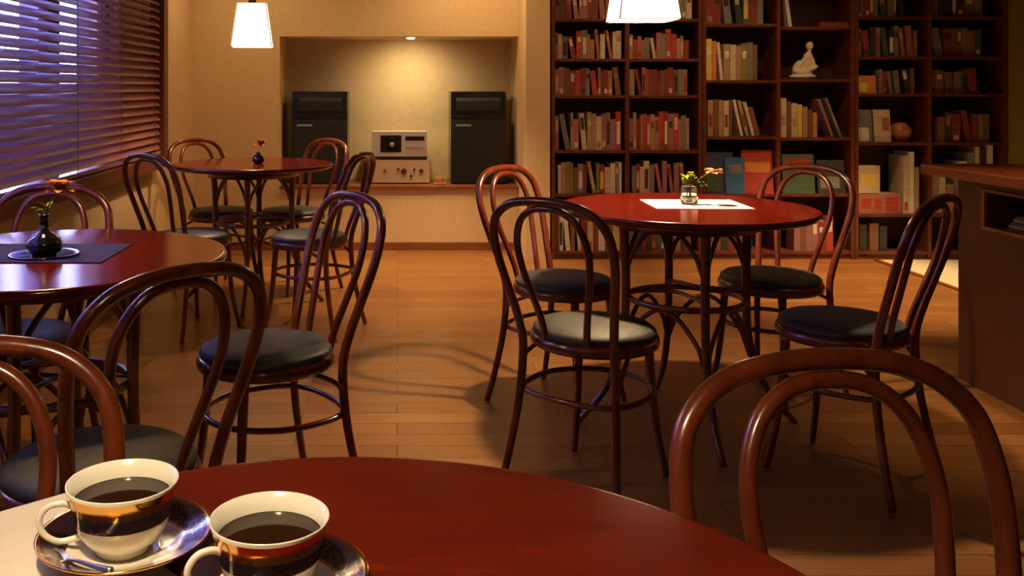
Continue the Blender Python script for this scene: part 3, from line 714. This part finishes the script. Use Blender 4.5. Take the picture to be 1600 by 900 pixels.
def faceout(x, z, w, h, t, col, label, group, cat='book', name='picture_book', motif=None, y=None, tilt=.12, label_mat=None):
    """book or box shown front cover out, leaning slightly back"""
    bm = bmesh.new(); box(bm, 0, w, 0, .0016, 0, h); box(bm, 0, w, t-.0016, t, 0, h); box(bm, 0, .002, .0017, t-.0017, 0, h); box(bm, .0022, w-.003, .0018, t-.0018, .003, h-.003, mi=1)
    if motif:
        for (u0, u1, v0, v1) in motif[1]: box(bm, w*u0, w*u1, -.0008, -.0001, h*v0, h*v1, mi=2)
    o = obj(name, bm, [bcol[col], M['pages'], bcol[motif[0]] if motif else M['pages']])
    o.location = (x, (SY+.03) if y is None else y, z+.0008); o.rotation_euler = (-tilt, 0, 0); return tag(o, label, cat, group)
gP = 'picture books shown face out'
faceout(m0+.012, .451, .19, .285, .012, 'dark blue', 'dark blue picture book shown face out in the middle bookcase, leftmost', gP, motif=('dark green', [(.0, .55, .05, .55)]))
faceout(m0+.14, .451, .13, .25, .010, 'blue', 'blue picture book face out between the dark blue and red ones', gP, motif=('grey', [(.2, .9, .55, .8)]), y=SY+.015)
faceout(m0+.262, .451, .215, .30, .014, 'red', 'large red picture book face out on the shelf behind the right table', gP, motif=('orange', [(.1, .9, .48, .72)]))
faceout(n0+.03, .451, .22, .27, .012, 'dark green', 'dark green picture book shown face out behind the right table chair', gP, motif=('dark red', [(.1, .9, .7, .9)]))
faceout(n0+.27, .451, .19, .23, .012, 'black', 'black picture book face out beside the dark green one', gP, motif=('grey', [(.1, .8, .15, .5)]))
# figurine
def blob(name, parts, m, parent=None, vox=.004):
    bm = bmesh.new()
    for (c, s, r) in parts:
        mtx = Matrix.Translation(c) @ Matrix.Rotation(r, 4, 'Y') @ Matrix.Diagonal((*s, 1)); bmesh.ops.create_icosphere(bm, subdivisions=3, radius=1, matrix=mtx)
    o = obj(name, bm, m, parent); md = o.modifiers.new('remesh', 'REMESH'); md.mode = 'VOXEL'; md.voxel_size = vox; md.use_smooth_shade = True
    sm = o.modifiers.new('smooth', 'SMOOTH'); sm.iterations = 3; return o
o = blob('figurine', [((0, 0, .018), (.095, .055, .022), 0), ((.0, 0, .05), (.075, .045, .035), 0), ((-.03, -.02, .045), (.05, .03, .03), .4), ((.02, 0, .10), (.040, .034, .060), .25), ((.038, 0, .15), (.034, .028, .042), .2),
                      ((.046, -.004, .20), (.014, .014, .03), 0), ((.046, -.006, .232), (.026, .026, .031), 0), ((.052, 0, .255), (.018, .02, .016), 0), ((-.005, -.02, .125), (.014, .014, .052), .75), ((-.035, -.022, .085), (.013, .012, .040), .5),
                      ((.068, -.015, .12), (.013, .013, .048), -.25), ((.06, -.03, .075), (.040, .02, .018), -.5), ((-.04, 0, .09), (.022, .02, .05), .6)], M['statue'])
o.location = (n0+.20, SY+.12, 1.2415); tag(o, 'white ceramic seated figurine on the middle bookcase shelf', 'figurine')
# right bookcase
gR = 'books in the right bookcase'
r0, r1, q0, q1 = XC_+.0255, 3.660-.0135, 3.660+.0135, XD-.0255
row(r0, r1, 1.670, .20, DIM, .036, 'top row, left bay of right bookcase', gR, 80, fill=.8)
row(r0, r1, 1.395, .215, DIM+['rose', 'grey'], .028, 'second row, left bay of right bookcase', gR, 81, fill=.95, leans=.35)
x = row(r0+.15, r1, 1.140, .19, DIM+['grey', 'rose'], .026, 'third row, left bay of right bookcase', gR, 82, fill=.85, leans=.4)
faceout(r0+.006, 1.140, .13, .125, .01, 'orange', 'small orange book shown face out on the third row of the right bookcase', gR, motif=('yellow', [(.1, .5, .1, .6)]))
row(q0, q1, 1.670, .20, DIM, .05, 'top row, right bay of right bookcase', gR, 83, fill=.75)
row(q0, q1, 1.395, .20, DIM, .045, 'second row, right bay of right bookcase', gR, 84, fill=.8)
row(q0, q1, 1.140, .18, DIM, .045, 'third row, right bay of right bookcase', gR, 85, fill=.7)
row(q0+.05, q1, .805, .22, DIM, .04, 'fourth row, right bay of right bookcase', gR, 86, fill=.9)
faceout(r0+.008, .805, .105, .225, .012, 'grey', 'pale grey-green magazine face out, leftmost on the fourth row of the right bookcase', 'magazines in the right bookcase', 'magazine', 'magazine', ('white', [(.05, .75, .03, .45)]))
faceout(r0+.125, .805, .115, .225, .012, 'cream', 'cream magazine face out beside the round orange pot', 'magazines in the right bookcase', 'magazine', 'magazine', ('rose', [(.5, .95, .35, .75)]))
bm = bmesh.new(); lathe(bm, [(0, 0), (.035, 0), (.060, .02), (.075, .055), (.070, .09), (.050, .115), (.046, .125), (.050, .130), (.044, .130), (.040, .12), (.06, .09), (.065, .055), (0, .01)], 40)
o = obj('round_pot', bm, M['terra'], None, (r0+.345, SY+.12, .806)); tag(o, 'round orange-brown pot on the fourth row of the right bookcase', 'pot')
faceout(r0+.005, .452, .155, .19, .06, 'cream', 'cream square box standing on the labelled box in the right bookcase', 'boxes and binders in the right bookcase', 'box', 'storage_box', ('yellow', [(.2, .85, .3, .7)]), tilt=0)
faceout(r0+.005, .312, .30, .136, .16, 'rose', 'long pale box with red squares beneath the cream square box', 'boxes and binders in the right bookcase', 'box', 'storage_box', ('red', [(.1, .32, .25, .75), (.40, .55, .25, .75), (.66, .95, .1, .85)]), tilt=0)
for i, (dx, w, h, col) in enumerate([(.318, .035, .40, 'cream'), (.356, .034, .425, 'white'), (.393, .032, .32, 'tan')]):
    book(r0+dx, .312, w, h, .2, col, ('red', .05, .2) if i == 0 else None, 0, f'{["cream","tall white","short tan"][i]} binder, {ORD[i]} from left beside the labelled box', 'boxes and binders in the right bookcase', y=SY+.02)['category'] = 'binder'
gp = 'pale papers on the lower right shelf'
x = q0+.01
for i, (w, h, col) in enumerate([(.05, .30, 'tan'), (.045, .25, 'cream'), (.05, .2, 'tan'), (.03, .32, 'grey'), (.05, .36, 'white'), (.045, .42, 'grey'), (.03, .46, 'cream'), (.04, .44, 'black'), (.04, .47, 'white')]):
    book(x, .312, w, h, .2, col, None, 0, f'{col} folder, {ORD[i]} from left on the lower shelf behind the counter', 'folders behind the counter')['category'] = 'folder'; x += w+.006
for i, (w, h, col) in enumerate([(.05, .2, 'black'), (.06, .21, 'brown'), (.05, .19, 'black')]):
    book(r0+.02+i*.07, .055, w, h-.02, .2, col, None, 0, f'{["left black","middle brown","right black"][i]} box file on the bottom shelf beside the counter', 'box files on the bottom shelf')['category'] = 'box file'

# ------------------------------------------------------------------ counter on the right
ct = thing('counter', 'dark wooden service counter with overhanging top at the right edge', 'counter', (2.28, 3.88, 0))
bm = bmesh.new()
# body with a rectangular opening in its left face (y in -.46..-.19 back from the end, z .64.. .775)
X0, X1, Y0, Y1 = 0, .62, -3.4, 0
oy0, oy1, oz0, oz1 = -.70, -.19, .645, .778
box(bm, X0, X1, Y0, oy0, 0, .829); box(bm, X0, X1, oy1, Y1, 0, .829); box(bm, X0, X1, oy0, oy1, 0, oz0); box(bm, X0, X1, oy0, oy1, oz1, .829); box(bm, X0+.25, X1, oy0, oy1, oz0, oz1)
obj('cabinet', bm, M['counter'], ct)
bm = bmesh.new(); box(bm, -.14, X1+.05, Y0-.02, .03, .830, .870, bev=.006); obj('countertop', bm, M['ctop'], ct)
bm = bmesh.new()
for a in ((oy0-.02, oy1+.02, oz1, oz1+.012), (oy0-.02, oy1+.02, oz0-.012, oz0), (oy0-.02, oy0, oz0, oz1), (oy1, oy1+.02, oz0, oz1)): box(bm, -.012, -.0005, a[0], a[1], a[2], a[3], bev=.001)
obj('opening_frame', bm, M['trim'], ct)
for i in range(5):
    bm = bmesh.new(); box(bm, 0, .20, 0, .30, 0, .009+.002*(i % 2), bev=.001)
    o = obj('magazine', bm, bcol[['black', 'grey', 'dark blue', 'grey', 'black'][i]]); o.location = (2.285, 3.88-.60-.012*i, oz0+.001+.0125*i); o.rotation_euler = (0, 0, 0)
    tag(o, f'{["black", "grey", "dark blue", "pale grey", "charcoal"][i]} magazine, {["bottom", "second from bottom", "middle", "second from top", "top"][i]} of the pile in the counter opening', 'magazine', 'magazines stacked in the counter opening')
    
# ------------------------------------------------------------------ world and view
w = bpy.data.worlds.new('dusk_sky'); bpy.context.scene.world = w; w.use_nodes = True
bg = w.node_tree.nodes['Background']; bg.inputs[0].default_value = (.28, .27, .95, 1); bg.inputs[1].default_value = 15
v = bpy.context.scene.view_settings
v.view_transform = 'Standard'; v.look = 'None'; v.exposure = 0; v.gamma = 1; v.use_curve_mapping = False
